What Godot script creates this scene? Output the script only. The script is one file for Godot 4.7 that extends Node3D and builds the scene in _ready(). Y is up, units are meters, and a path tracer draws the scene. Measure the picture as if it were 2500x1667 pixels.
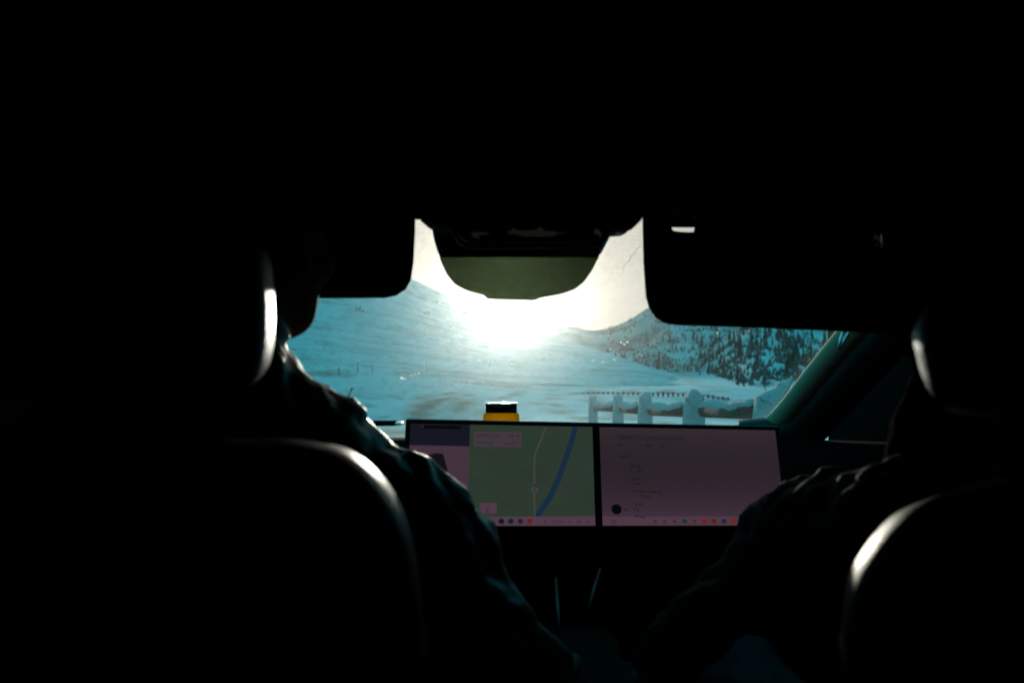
extends Node3D

const F := 2171.0          # focal length of the lens in photograph pixels
const EYE := Vector3(0, 1.35, 0)
const HORIZON := 870.0
var cam_basis := Basis()
var rng := RandomNumberGenerator.new()
var M := {}
var used := {}

# ---------------------------------------------------------------- small helpers
func lin(r: float, g: float, b: float, a := 1.0) -> Color:
	var c := Color(r, g, b).linear_to_srgb()
	c.a = a
	return c

func mat(called: String, r: float, g: float, b: float, rough := 0.6, spec := 0.5) -> StandardMaterial3D:
	var m := StandardMaterial3D.new()
	m.resource_name = called
	m.albedo_color = lin(r, g, b)
	m.roughness = rough
	m.metallic_specular = spec
	M[called] = m
	return m

func at(x: float, y: float, depth: float) -> Vector3:
	return EYE + cam_basis * Vector3((x - 1250.0) / F * depth, (833.5 - y) / F * depth, -depth)

func facing(depth: float) -> Transform3D:      # a plane square to the view axis at that distance
	return Transform3D(cam_basis, EYE + cam_basis * Vector3(0, 0, -depth))

func flat(pts: Array, depth: float) -> PackedVector2Array:
	var o := PackedVector2Array()
	for p in pts:
		o.append(Vector2((p[0] - 1250.0) / F * depth, (833.5 - p[1]) / F * depth))
	return o

func numbered(called: String) -> String:
	if not used.has(called):
		used[called] = 0
		return called
	used[called] += 1
	return "%s_%03d" % [called, used[called]]

func tag(o: Node, label: String, category := "", group := "", kind := "") -> void:
	if label: o.set_meta("label", label)
	if category: o.set_meta("category", category)
	if group: o.set_meta("group", group)
	if kind: o.set_meta("kind", kind)

func thing(called: String, label: String, category: String, where := Vector3.ZERO, group := "") -> Node3D:
	var o := Node3D.new()
	o.name = numbered(called)
	add_child(o)
	o.position = where
	tag(o, label, category, group)
	return o

func obj(called: String, mesh: Mesh, m: Material, parent: Node3D = null) -> MeshInstance3D:
	var o := MeshInstance3D.new()
	o.mesh = mesh
	o.material_override = m
	o.cast_shadow = GeometryInstance3D.SHADOW_CASTING_SETTING_ON
	if parent == null or parent == self:
		o.name = numbered(called)
		add_child(o)
	else:
		var n := 0
		var t := called
		while parent.has_node(t):
			n += 1
			t = "%s_%03d" % [called, n]
		o.name = t
		parent.add_child(o)
		# meshes are computed in world axes; bring them to the parent's own
		var w := Transform3D()
		var p: Node = parent
		while p is Node3D and p != self:
			w = p.transform * w
			p = p.get_parent()
		o.transform = w.affine_inverse()
	return o

func new_st() -> SurfaceTool:
	var st := SurfaceTool.new()
	st.begin(Mesh.PRIMITIVE_TRIANGLES)
	return st

func done(st: SurfaceTool) -> ArrayMesh:
	st.index()
	st.generate_normals()
	return st.commit()

func tri(st: SurfaceTool, a: Vector3, b: Vector3, c: Vector3) -> void:
	st.add_vertex(a); st.add_vertex(b); st.add_vertex(c)

func quad(st: SurfaceTool, a: Vector3, b: Vector3, c: Vector3, d: Vector3) -> void:
	tri(st, a, b, c); tri(st, a, c, d)

func smooth_loop(pts: PackedVector2Array, n := 5) -> PackedVector2Array:   # closed Catmull-Rom
	var o := PackedVector2Array()
	var k := pts.size()
	for i in k:
		for j in n:
			o.append(pts[i].cubic_interpolate(pts[(i + 1) % k], pts[(i - 1 + k) % k], pts[(i + 2) % k], float(j) / n))
	return o

func round_loop(pts: PackedVector2Array, r: float, n := 5) -> PackedVector2Array:  # corners rounded
	var o := PackedVector2Array()
	var k := pts.size()
	for i in k:
		var p := pts[i]
		var a := pts[(i - 1 + k) % k] - p
		var b := pts[(i + 1) % k] - p
		var d := minf(r, minf(a.length(), b.length()) * 0.48)
		var p0 := p + a.normalized() * d
		var p2 := p + b.normalized() * d
		for j in n + 1:
			var t := float(j) / n
			o.append(p0.lerp(p, t).lerp(p.lerp(p2, t), t))
	return o

func ccw(pts: PackedVector2Array) -> PackedVector2Array:
	if Geometry2D.is_polygon_clockwise(pts):
		var r := pts.duplicate()
		r.reverse()
		return r
	return pts

func inset(pts: PackedVector2Array, by: float) -> PackedVector2Array:
	var k := pts.size()
	var o := PackedVector2Array()
	for i in k:
		var e := (pts[(i + 1) % k] - pts[i]).normalized() + (pts[i] - pts[(i - 1 + k) % k]).normalized()
		e = e.normalized()
		o.append(pts[i] + Vector2(-e.y, e.x) * by)
	return o

# An outline swept along its own normal: profile = [inset, height above the plane] from the near face to the far one.
func pillow(st: SurfaceTool, outline: PackedVector2Array, profile: Array, xf: Transform3D, smooth := true) -> void:
	var base := ccw(outline)
	var rings := []
	for p in profile:
		var ring := PackedVector3Array()
		for q in inset(base, p[0]):
			ring.append(xf * Vector3(q.x, q.y, p[1]))
		rings.append(ring)
	var k := base.size()
	st.set_smooth_group(0 if smooth else -1)
	for r in rings.size() - 1:
		for i in k:
			var j := (i + 1) % k
			quad(st, rings[r][i], rings[r][j], rings[r + 1][j], rings[r + 1][i])
	for side in [0, 1]:
		var ring: PackedVector3Array = rings[0] if side == 0 else rings[rings.size() - 1]
		var flat2 := inset(base, profile[0][0] if side == 0 else profile[profile.size() - 1][0])
		var big := PackedVector2Array()
		for q in flat2: big.append(q * 1000.0)
		var idx := Geometry2D.triangulate_polygon(big)
		if idx.is_empty():
			var c2 := Vector2.ZERO
			var c3 := Vector3.ZERO
			for q in flat2: c2 += q / k
			for q in ring: c3 += q / k
			for i in k:
				if side == 0: tri(st, c3, ring[(i + 1) % k], ring[i])
				else: tri(st, c3, ring[i], ring[(i + 1) % k])
		st.set_smooth_group(0 if smooth else -1)
		for i in range(0, idx.size(), 3):
			var a := ring[idx[i]]; var b := ring[idx[i + 1]]; var c := ring[idx[i + 2]]
			var ccw_tri := (flat2[idx[i + 1]] - flat2[idx[i]]).cross(flat2[idx[i + 2]] - flat2[idx[i]]) > 0
			if ccw_tri == (side == 0): tri(st, a, c, b)
			else: tri(st, a, b, c)

func slab(t: float, bevel := 0.006) -> Array:
	var h := t / 2
	return [[bevel, h], [bevel * 0.3, h - bevel * 0.3], [0.0, h - bevel], [0.0, -h + bevel], [bevel * 0.3, -h + bevel * 0.3], [bevel, -h]]

func box(st: SurfaceTool, lo: Vector3, hi: Vector3, bevel := 0.004) -> void:
	var c := (lo + hi) / 2
	var s := (hi - lo) / 2
	var o := PackedVector2Array([Vector2(-s.x, -s.y), Vector2(s.x, -s.y), Vector2(s.x, s.y), Vector2(-s.x, s.y)])
	var b := minf(bevel, minf(s.x, minf(s.y, s.z)) * 0.6)
	pillow(st, round_loop(o, b * 1.5, 2), slab(s.z * 2, b), Transform3D(Basis(), c), false)

func tube(st: SurfaceTool, path: Array, radii: Array, sides := 10, squash := 1.0, caps := true) -> void:
	st.set_smooth_group(0)
	var rings := []
	for i in path.size():
		var d: Vector3 = (path[mini(i + 1, path.size() - 1)] - path[maxi(i - 1, 0)]).normalized()
		var side := d.cross(Vector3.UP if absf(d.y) < 0.95 else Vector3.RIGHT).normalized()
		var up := side.cross(d).normalized()
		var ring := []
		for j in sides:
			var a := TAU * j / sides
			ring.append(path[i] + side * cos(a) * radii[i] + up * sin(a) * radii[i] * squash)
		rings.append(ring)
	for i in rings.size() - 1:
		for j in sides:
			var k := (j + 1) % sides
			quad(st, rings[i][j], rings[i + 1][j], rings[i + 1][k], rings[i][k])
	if caps:
		for j in sides:
			var k := (j + 1) % sides
			tri(st, path[0], rings[0][j], rings[0][k])
			tri(st, path[path.size() - 1], rings[-1][k], rings[-1][j])

# ---------------------------------------------------------------- bodies: tapered capsules and ellipsoids joined, then meshed as surface nets
func field_mesh(st: SurfaceTool, parts: Array, cell: float, noise: FastNoiseLite = null, amp := 0.0, cut := []) -> void:
	var lo := Vector3.INF
	var hi := -Vector3.INF
	for p in parts:
		if p[0] is String:
			var reach: float = maxf(p[2].x, maxf(p[2].y, p[2].z))
			lo = lo.min(p[1] - Vector3.ONE * reach); hi = hi.max(p[1] + Vector3.ONE * reach)
		else:
			lo = lo.min(p[0] - Vector3.ONE * p[2]).min(p[1] - Vector3.ONE * p[3])
			hi = hi.max(p[0] + Vector3.ONE * p[2]).max(p[1] + Vector3.ONE * p[3])
	var pad := cell * 3 + amp
	lo -= Vector3.ONE * pad; hi += Vector3.ONE * pad
	var nx := int((hi.x - lo.x) / cell) + 2
	var ny := int((hi.y - lo.y) / cell) + 2
	var nz := int((hi.z - lo.z) / cell) + 2
	var f := PackedFloat32Array()
	f.resize(nx * ny * nz)
	f.fill(1.0)
	for p in parts:
		var ell: bool = p[0] is String
		var k: float = p[p.size() - 1]
		var plo: Vector3
		var phi: Vector3
		var m := k + cell * 3 + amp
		if ell:
			var inv: Basis = (p[3] as Basis).inverse() if p.size() > 4 else Basis()
			var reach: float = maxf(p[2].x, maxf(p[2].y, p[2].z)) + m
			plo = p[1] - Vector3.ONE * reach; phi = p[1] + Vector3.ONE * reach
			var least: float = minf(p[2].x, minf(p[2].y, p[2].z))
			var carve: bool = p[0] == "carve"
			for z in range(maxi(0, int((plo.z - lo.z) / cell)), mini(nz, int((phi.z - lo.z) / cell) + 2)):
				for y in range(maxi(0, int((plo.y - lo.y) / cell)), mini(ny, int((phi.y - lo.y) / cell) + 2)):
					for x in range(maxi(0, int((plo.x - lo.x) / cell)), mini(nx, int((phi.x - lo.x) / cell) + 2)):
						var q: Vector3 = inv * (lo + Vector3(x, y, z) * cell - p[1])
						var e: Vector3 = q / p[2]
						var l := e.length()
						var g: float = (e / p[2]).length()
						var d := l * (l - 1.0) / maxf(g, 1e-5) if l > 0.001 else -least
						var i := (z * ny + y) * nx + x
						if carve:
							var h2 := maxf(k - absf(f[i] + d), 0.0) / k
							f[i] = maxf(f[i], -d) + h2 * h2 * k * 0.25
						else:
							var h := maxf(k - absf(f[i] - d), 0.0) / k
							f[i] = minf(f[i], d) - h * h * k * 0.25
		else:
			var a: Vector3 = p[0]
			var ab: Vector3 = p[1] - p[0]
			var len2 := maxf(ab.length_squared(), 1e-9)
			var ra: float = p[2]
			var rb: float = p[3]
			plo = a.min(p[1]) - Vector3.ONE * (maxf(ra, rb) + m)
			phi = a.max(p[1]) + Vector3.ONE * (maxf(ra, rb) + m)
			for z in range(maxi(0, int((plo.z - lo.z) / cell)), mini(nz, int((phi.z - lo.z) / cell) + 2)):
				for y in range(maxi(0, int((plo.y - lo.y) / cell)), mini(ny, int((phi.y - lo.y) / cell) + 2)):
					for x in range(maxi(0, int((plo.x - lo.x) / cell)), mini(nx, int((phi.x - lo.x) / cell) + 2)):
						var ap := lo + Vector3(x, y, z) * cell - a
						var t := clampf(ap.dot(ab) / len2, 0.0, 1.0)
						var d := (ap - ab * t).length() - lerpf(ra, rb, t)
						var i := (z * ny + y) * nx + x
						var h := maxf(k - absf(f[i] - d), 0.0) / k
						f[i] = minf(f[i], d) - h * h * k * 0.25
	if noise or cut:
		for z in nz:
			for y in ny:
				for x in nx:
					var i := (z * ny + y) * nx + x
					if absf(f[i]) < 0.05:
						var q := lo + Vector3(x, y, z) * cell
						if noise: f[i] += amp * noise.get_noise_3dv(q)
						for c in cut: f[i] = maxf(f[i], (q - c[0]).dot(c[1]))
	var at_cell := {}
	var n_vert := 0
	var s2 := SurfaceTool.new()
	s2.begin(Mesh.PRIMITIVE_TRIANGLES)
	var sx := 1
	var sy := nx
	var sz := nx * ny
	var corner := [0, sx, sy, sx + sy, sz, sx + sz, sy + sz, sx + sy + sz]
	var edges := [[0, 1], [2, 3], [4, 5], [6, 7], [0, 2], [1, 3], [4, 6], [5, 7], [0, 4], [1, 5], [2, 6], [3, 7]]
	for z in nz - 1:
		for y in ny - 1:
			for x in nx - 1:
				var i := (z * ny + y) * nx + x
				var v0 := f[i]
				if absf(v0) > cell * 4: continue
				var inside := 0
				for c in corner:
					if f[i + c] < 0: inside += 1
				if inside == 0 or inside == 8: continue
				var sum := Vector3.ZERO
				var n := 0
				for e in edges:
					var a: float = f[i + corner[e[0]]]
					var b: float = f[i + corner[e[1]]]
					if (a < 0) != (b < 0):
						var t := a / (a - b)
						var ca := Vector3(e[0] & 1, (e[0] >> 1) & 1, (e[0] >> 2) & 1)
						var cb := Vector3(e[1] & 1, (e[1] >> 1) & 1, (e[1] >> 2) & 1)
						sum += ca.lerp(cb, t)
						n += 1
				s2.set_smooth_group(0)
				s2.add_vertex(lo + (Vector3(x, y, z) + sum / n) * cell)
				at_cell[i] = n_vert
				n_vert += 1
	for i in at_cell:
		var x: int = i % nx
		var y: int = (i / nx) % ny
		var z: int = i / sz
		for ax in 3:
			var step: int = [sx, sy, sz][ax]
			var u: int = [sy, sz, sx][ax]
			var w: int = [sz, sx, sy][ax]
			var a := f[i]
			var b := f[i + step]
			if (a < 0) == (b < 0): continue
			if not (at_cell.has(i - u) and at_cell.has(i - w) and at_cell.has(i - u - w)): continue
			var q := [at_cell[i], at_cell[i - u], at_cell[i - u - w], at_cell[i - w]]
			if a >= 0: q.reverse()
			# clockwise seen from outside
			for k in [0, 2, 1, 0, 3, 2]: s2.add_index(q[k])
	if n_vert == 0: return
	s2.generate_normals()
	st.append_from(s2.commit(), 0, Transform3D())

# ---------------------------------------------------------------- hills
func curve_at(pts: Array, x: float) -> float:
	if x <= pts[0][0]: return pts[0][1]
	for i in pts.size() - 1:
		if x <= pts[i + 1][0]:
			var t: float = (x - pts[i][0]) / (pts[i + 1][0] - pts[i][0])
			var m0: float = (pts[i + 1][1] - pts[maxi(i - 1, 0)][1]) / maxf(pts[i + 1][0] - pts[maxi(i - 1, 0)][0], 1.0)
			var m1: float = (pts[mini(i + 2, pts.size() - 1)][1] - pts[i][1]) / maxf(pts[mini(i + 2, pts.size() - 1)][0] - pts[i][0], 1.0)
			var h: float = pts[i + 1][0] - pts[i][0]
			var t2 := t * t
			var t3 := t2 * t
			return (2 * t3 - 3 * t2 + 1) * pts[i][1] + (t3 - 2 * t2 + t) * h * m0 + (3 * t2 - 2 * t3) * pts[i + 1][1] + (t3 - t2) * h * m1
	return pts[pts.size() - 1][1]

func ground_y(x: float, z: float) -> float:
	var d := maxf(-z, 0.0)
	var y := -0.055 * clampf(d - 4.0, 0.0, 66.0)
	y -= 0.2 * smoothstep(66.0, 90.0, d)
	var n: float = M.bumps.get_noise_2d(x, z)
	y += n * 0.25 * smoothstep(8.0, 40.0, Vector2(x, z).length()) * smoothstep(3.2, 7.0, absf(x - road_x(d)))
	return y

func road_x(d: float) -> float:
	return -0.069 * d * (1.0 + d * 0.0012) + 0.3

func hill_at(L: Dictionary, x: float, t: float) -> Vector3:
	var foot := curve_at(L.foot, x)
	var crest := curve_at(L.crest, x)
	var r0 := curve_at(L.near, x)
	var r1 := curve_at(L.far, x)
	var u := (x - 1250.0) / F
	if t <= 1.0:
		var d := lerpf(r0, r1, t)
		var s := pow(t, L.bend)
		var y := 1.35 + d * (HORIZON - lerpf(foot, crest, s)) / F
		var fade := sin(clampf(t, 0, 1) * PI)
		y += d * L.rough * M.relief.get_noise_2d(u * d * L.grain_x, d * L.grain_z) * (0.35 + 0.65 * fade) * smoothstep(0.0, 0.15, t) * (1.0 - smoothstep(0.93, 1.0, t) * 0.7)
		return Vector3(u * d, y, -d)
	var d2 := r1 * (1.0 + (t - 1.0))
	var yc := 1.35 + r1 * (HORIZON - crest) / F
	return Vector3(u * d2, lerpf(yc, -20.0, smoothstep(0.0, 1.0, (t - 1.0) * 2.2)) , -d2)

func hill(called: String, L: Dictionary, xs: Array, nt: int, paint: Callable) -> void:
	var st := new_st()
	st.set_smooth_group(0)
	var rows := nt + 7
	for i in rows:
		var t: float = float(i) / nt if i <= nt else 1.0 + [0.01, 0.03, 0.07, 0.15, 0.28, 0.45][i - nt - 1]
		for x in xs:
			var p := hill_at(L, x, t)
			st.set_color(paint.call(x, t, p))
			st.add_vertex(p)
	var w := xs.size()
	for i in rows - 1:
		for j in w - 1:
			var a := i * w + j
			st.add_index(a); st.add_index(a + w); st.add_index(a + 1)
			st.add_index(a + 1); st.add_index(a + w); st.add_index(a + w + 1)
	st.generate_normals()
	var o := obj(called, st.commit(), M.land)
	tag(o, "", "", "", "structure")

func columns_of(lo: float, a: float, b: float, hi: float, fine: float, coarse: float) -> Array:
	var o := []
	var x := lo
	while x < hi:
		o.append(x)
		x += fine if x >= a and x < b else coarse
	o.append(hi)
	return o

# ---------------------------------------------------------------- plants
func conifer(seed_: int, h: float, w: float) -> ArrayMesh:
	var r := RandomNumberGenerator.new()
	r.seed = seed_
	var st := new_st()
	st.set_smooth_group(-1)
	st.set_color(Color(0.05, 0.04, 0.03))
	for j in 5:
		var a := TAU * j / 5
		var b := TAU * (j + 1) / 5
		tri(st, Vector3(0, h * 0.9, 0), Vector3(cos(a), 0, sin(a)) * h * 0.02, Vector3(cos(b), 0, sin(b)) * h * 0.02)
	var tiers := 8
	for k in tiers:
		var f := float(k) / tiers
		var y0 := h * (0.1 + 0.78 * f)
		var y1 := y0 + h * (0.24 - 0.08 * f)
		var rad := w * pow(1.0 - f, 0.85) * r.randf_range(0.8, 1.1) + w * 0.04
		var n := 9
		var off := r.randf() * TAU
		var pts := []
		for j in n:
			var a := off + TAU * j / n
			var q := rad * (r.randf_range(0.85, 1.15) if j % 2 == 0 else r.randf_range(0.45, 0.65))
			pts.append(Vector3(cos(a) * q, y0 - q * 0.25 + r.randf_range(-0.02, 0.02) * h, sin(a) * q))
		var top := Vector3(r.randf_range(-0.02, 0.02) * w, minf(y1, h), 0)
		for j in n:
			var g := r.randf_range(0.7, 1.2)
			st.set_color(Color(0.013 * g, 0.060 * g, 0.052 * g) if r.randf() > 0.16 else Color(0.3, 0.34, 0.35))
			tri(st, top, pts[j], pts[(j + 1) % n])
	st.generate_normals()
	return st.commit()

func shrub_mesh(seed_: int, size: float, flat_: float) -> ArrayMesh:
	var r := RandomNumberGenerator.new()
	r.seed = seed_
	var st := new_st()
	st.set_smooth_group(-1)
	for k in 70:
		var a := r.randf() * TAU
		var up := r.randf() * flat_
		var reach := sqrt(r.randf()) * size * (1.0 - 0.4 * up / flat_)
		var p := Vector3(cos(a) * reach, size * up, sin(a) * reach)
		var l := size * r.randf_range(0.1, 0.22)
		var d := Vector3(r.randf_range(-1, 1), r.randf_range(-0.3, 1), r.randf_range(-1, 1)).normalized()
		var e := d.cross(Vector3(r.randf(), r.randf(), r.randf())).normalized()
		var g := r.randf_range(0.6, 1.3)
		st.set_color(Color(0.10 * g, 0.12 * g, 0.06 * g))
		tri(st, p - d * l, p + e * l * 0.4, p + d * l)
		tri(st, p - d * l, p + d * l, p - e * l * 0.4)
	st.generate_normals()
	return st.commit()

# ---------------------------------------------------------------- people
func hand(parts: Array, wrist: Vector3, along: Vector3, back: Vector3, left: bool) -> void:
	# palm, four unequal bent fingers and a thumb that leaves the side of the palm; gathered as capsules
	var f := along.normalized()
	var up := (back - f * back.dot(f)).normalized()
	var s := f.cross(up) * (1.0 if left else -1.0)      # towards the thumb
	for k in 4:
		var side := 0.030 - 0.020 * k
		parts.append([wrist + s * side * 0.55, wrist + f * 0.085 + s * side, 0.016, 0.0125, 0.012])
		var l: float = [0.9, 1.0, 0.94, 0.74][k]
		var p0 := wrist + f * 0.088 + s * side * 1.05
		var p1 := p0 + (f * 0.92 - up * 0.38).normalized() * 0.044 * l
		var p2 := p1 + (f * 0.6 - up * 0.8).normalized() * 0.028 * l
		var p3 := p2 + (f * 0.15 - up * 0.98).normalized() * 0.021 * l
		parts.append([p0, p1, 0.0095, 0.0088, 0.003])
		parts.append([p1, p2, 0.0088, 0.008, 0.003])
		parts.append([p2, p3, 0.008, 0.007, 0.003])
	var t0 := wrist + f * 0.022 + s * 0.028 - up * 0.006
	var t1 := t0 + (f * 0.7 + s * 0.75 - up * 0.25).normalized() * 0.042
	var t2 := t1 + (f * 0.95 + s * 0.25 - up * 0.3).normalized() * 0.032
	parts.append([t0, t1, 0.0145, 0.0115, 0.008])
	parts.append([t1, t2, 0.011, 0.0085, 0.004])

func head_parts(c: Vector3, b: Basis) -> Array:
	var e := func(o: Vector3, r: Vector3, k: float) -> Array: return ["ell", c + b * o, r, b, k]
	var p := []
	p.append(e.call(Vector3(0, 0.035, 0.012), Vector3(0.074, 0.088, 0.094), 0.02))
	p.append(e.call(Vector3(0, -0.03, -0.028), Vector3(0.062, 0.075, 0.062), 0.03))
	p.append(e.call(Vector3(0, -0.082, -0.052), Vector3(0.034, 0.026, 0.034), 0.03))
	p.append([c + b * Vector3(0, 0.012, -0.085), c + b * Vector3(0, -0.026, -0.108), 0.009, 0.014, 0.012])
	p.append([c + b * Vector3(-0.012, -0.03, -0.096), c + b * Vector3(0.012, -0.03, -0.096), 0.009, 0.009, 0.008])
	p.append([c + b * Vector3(-0.034, 0.026, -0.078), c + b * Vector3(0.034, 0.026, -0.078), 0.012, 0.012, 0.015])
	for s in [-1, 1]:
		p.append(["carve", c + b * Vector3(0.031 * s, 0.006, -0.094), Vector3(0.016, 0.010, 0.012), b, 0.012])
		p.append(e.call(Vector3(0.031 * s, 0.005, -0.076), Vector3(0.0125, 0.0125, 0.0125), 0.003))
		p.append(e.call(Vector3(0.045 * s, -0.018, -0.062), Vector3(0.022, 0.02, 0.022), 0.02))
		p.append(e.call(Vector3(0.077 * s, -0.005, 0.012), Vector3(0.008, 0.031, 0.019), 0.008))
		p.append(e.call(Vector3(0.0775 * s, -0.032, 0.004), Vector3(0.007, 0.012, 0.010), 0.006))
	p.append([c + b * Vector3(-0.018, -0.056, -0.082), c + b * Vector3(0.018, -0.056, -0.082), 0.007, 0.007, 0.008])
	p.append([c + b * Vector3(-0.016, -0.066, -0.08), c + b * Vector3(0.016, -0.066, -0.08), 0.008, 0.008, 0.008])
	return p

func person(label: String, head: Vector3, head_turn: float, neck: Vector3, hip: Vector3, arms: Array, legs: Array, seed_: int, jacket_mat: Material, lit_mat: Material, long_hair := false) -> Node3D:
	var root := thing("person", label, "person", Vector3(hip.x, 0.3, hip.z))
	var b := Basis(Vector3.UP, head_turn)
	var chest := neck.lerp(hip, 0.36) + Vector3(0, 0, -0.03)
	var st := new_st()
	var hp := head_parts(head, b)
	hp.append([head + b * Vector3(0, -0.04, 0.02), neck, 0.052, 0.058, 0.02])
	field_mesh(st, hp, 0.0042)
	var core := [[neck, chest, 0.055, 0.11, 0.03], [chest, hip, 0.11, 0.11, 0.03]]
	for a in arms:
		core.append([a[0], a[1], 0.043, 0.034, 0.02]); core.append([a[1], a[2], 0.034, 0.024, 0.01])
	for l in legs:
		core.append([l[0], l[1], 0.07, 0.05, 0.02]); core.append([l[1], l[2], 0.05, 0.036, 0.02])
	field_mesh(st, core, 0.014)
	for a in arms:
		var hpn := []
		hand(hpn, a[2], a[3], a[4], a[5])
		field_mesh(st, hpn, 0.0035)
	st.set_material(lit_mat)
	obj("body", st.commit(), lit_mat, root)
	# hair: a cap over the skull, open at face and neck
	var hs := new_st()
	var hn := FastNoiseLite.new()
	hn.seed = seed_; hn.frequency = 55.0
	field_mesh(hs, [["ell", head + b * Vector3(0, 0.044, 0.02), Vector3(0.083, 0.09, 0.098), b, 0.02], ["ell", head + b * Vector3(0, -0.005, 0.05), Vector3(0.072, 0.075, 0.058), b, 0.02]], 0.005, hn, 0.005,
		[[head + b * Vector3(0, 0.02, -0.062), (b * Vector3(0, -0.75, -0.66)).normalized()], [head + b * Vector3(0, 0.0, 0.0), (b * Vector3(0, -0.85, -0.4)).normalized()]])
	if long_hair:        # falls to the shoulders at the back and sides
		field_mesh(hs, [[head + b * Vector3(-0.055, 0.0, 0.03), head + b * Vector3(-0.09, -0.2, 0.045), 0.045, 0.05, 0.03], [head + b * Vector3(0.055, 0.0, 0.03), head + b * Vector3(0.09, -0.2, 0.045), 0.045, 0.05, 0.03],
			[head + b * Vector3(0, 0.0, 0.05), head + b * Vector3(0, -0.22, 0.07), 0.07, 0.075, 0.04], [head + b * Vector3(-0.09, -0.16, 0.02), head + b * Vector3(-0.12, -0.27, 0.0), 0.05, 0.045, 0.03]], 0.007, hn, 0.005)
	obj("hair", hs.commit(), M.hair, root)
	# jacket with folds in the sleeves
	var js := new_st()
	var jn := FastNoiseLite.new()
	jn.seed = seed_ + 3; jn.frequency = 11.0; jn.fractal_octaves = 3; jn.noise_type = FastNoiseLite.TYPE_SIMPLEX; jn.fractal_type = FastNoiseLite.FRACTAL_RIDGED
	var jp := [[neck + Vector3(0, -0.03, 0), chest, 0.085, 0.155, 0.06], [chest + Vector3(-0.05, 0, 0), hip + Vector3(-0.04, 0, 0), 0.13, 0.145, 0.05], [chest + Vector3(0.05, 0, 0), hip + Vector3(0.04, 0, 0), 0.13, 0.145, 0.05],
		[neck + Vector3(0, 0.0, 0.012), neck + Vector3(0, 0.045, 0.0), 0.07, 0.066, 0.02]]
	for a in arms:
		jp.append([neck + (a[0] - neck) * 0.25 + Vector3(0, -0.035, 0), a[0], 0.07, a[6], 0.05])
		jp.append([a[0], a[1], a[6], a[7], 0.04])
		jp.append([a[1], a[1].lerp(a[2], 0.93), a[7], 0.042, 0.02])
		for k in a[8]:
			jp.append(k)
	field_mesh(js, jp, 0.0075, jn, 0.0085)
	obj("jacket", js.commit(), jacket_mat, root)
	var ts := new_st()
	var tp := [[hip + Vector3(-0.07, -0.02, 0), hip + Vector3(0.07, -0.02, 0), 0.13, 0.13, 0.04]]
	for l in legs:
		tp.append([l[0], l[1], 0.088, 0.066, 0.04]); tp.append([l[1], l[2].lerp(l[1], 0.1), 0.066, 0.052, 0.03])
	field_mesh(ts, tp, 0.014, jn, 0.012)
	obj("trousers", ts.commit(), M.trousers, root)
	for l in legs:
		var ss := new_st()
		var f: Vector3 = l[2]
		field_mesh(ss, [[f + Vector3(0, -0.03, 0.03), f + Vector3(0, -0.05, -0.17), 0.045, 0.038, 0.03], [f + Vector3(0, -0.03, 0.03), f + Vector3(0, 0.05, 0.0), 0.045, 0.045, 0.02]], 0.012)
		obj("shoe", ss.commit(), M.plastic, root)
	return root

# ---------------------------------------------------------------- screens
func smudge(im: Image, x: int, y: int, w: int, h: int, c: Color) -> void:     # a line of small blurred characters
	var i := x
	while i < x + w:
		var cw := rng.randi_range(5, 9)
		for k in 5:
			var sx := i + rng.randi_range(0, cw - 2)
			var sy := y + rng.randi_range(0, h - 2)
			im.fill_rect(Rect2i(sx, sy, rng.randi_range(2, cw - 1), 2) if k % 2 else Rect2i(sx, sy, 2, rng.randi_range(3, h)), c)
		i += cw + 3

func disc(im: Image, cx: float, cy: float, r: float, c: Color) -> void:
	for y in range(maxi(0, int(cy - r)), mini(im.get_height(), int(cy + r) + 1)):
		for x in range(maxi(0, int(cx - r)), mini(im.get_width(), int(cx + r) + 1)):
			if Vector2(x - cx, y - cy).length() <= r: im.set_pixel(x, y, c)

func stroke(im: Image, pts: Array, w: float, c: Color) -> void:
	for i in pts.size() - 1:
		var a: Vector2 = pts[i]
		var b: Vector2 = pts[i + 1]
		var n := int(a.distance_to(b) / 2) + 1
		for k in n + 1: disc(im, lerpf(a.x, b.x, float(k) / n), lerpf(a.y, b.y, float(k) / n), w / 2, c)

func screen_material(called: String, im: Image) -> StandardMaterial3D:
	var m := StandardMaterial3D.new()
	m.resource_name = called
	m.albedo_color = Color.BLACK
	m.roughness = 0.35
	m.metallic_specular = 0.3
	m.emission_enabled = true
	m.emission = Color.WHITE
	m.emission_operator = BaseMaterial3D.EMISSION_OP_MULTIPLY
	m.emission_texture = ImageTexture.create_from_image(im)
	m.emission_energy_multiplier = 0.55
	return m

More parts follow.
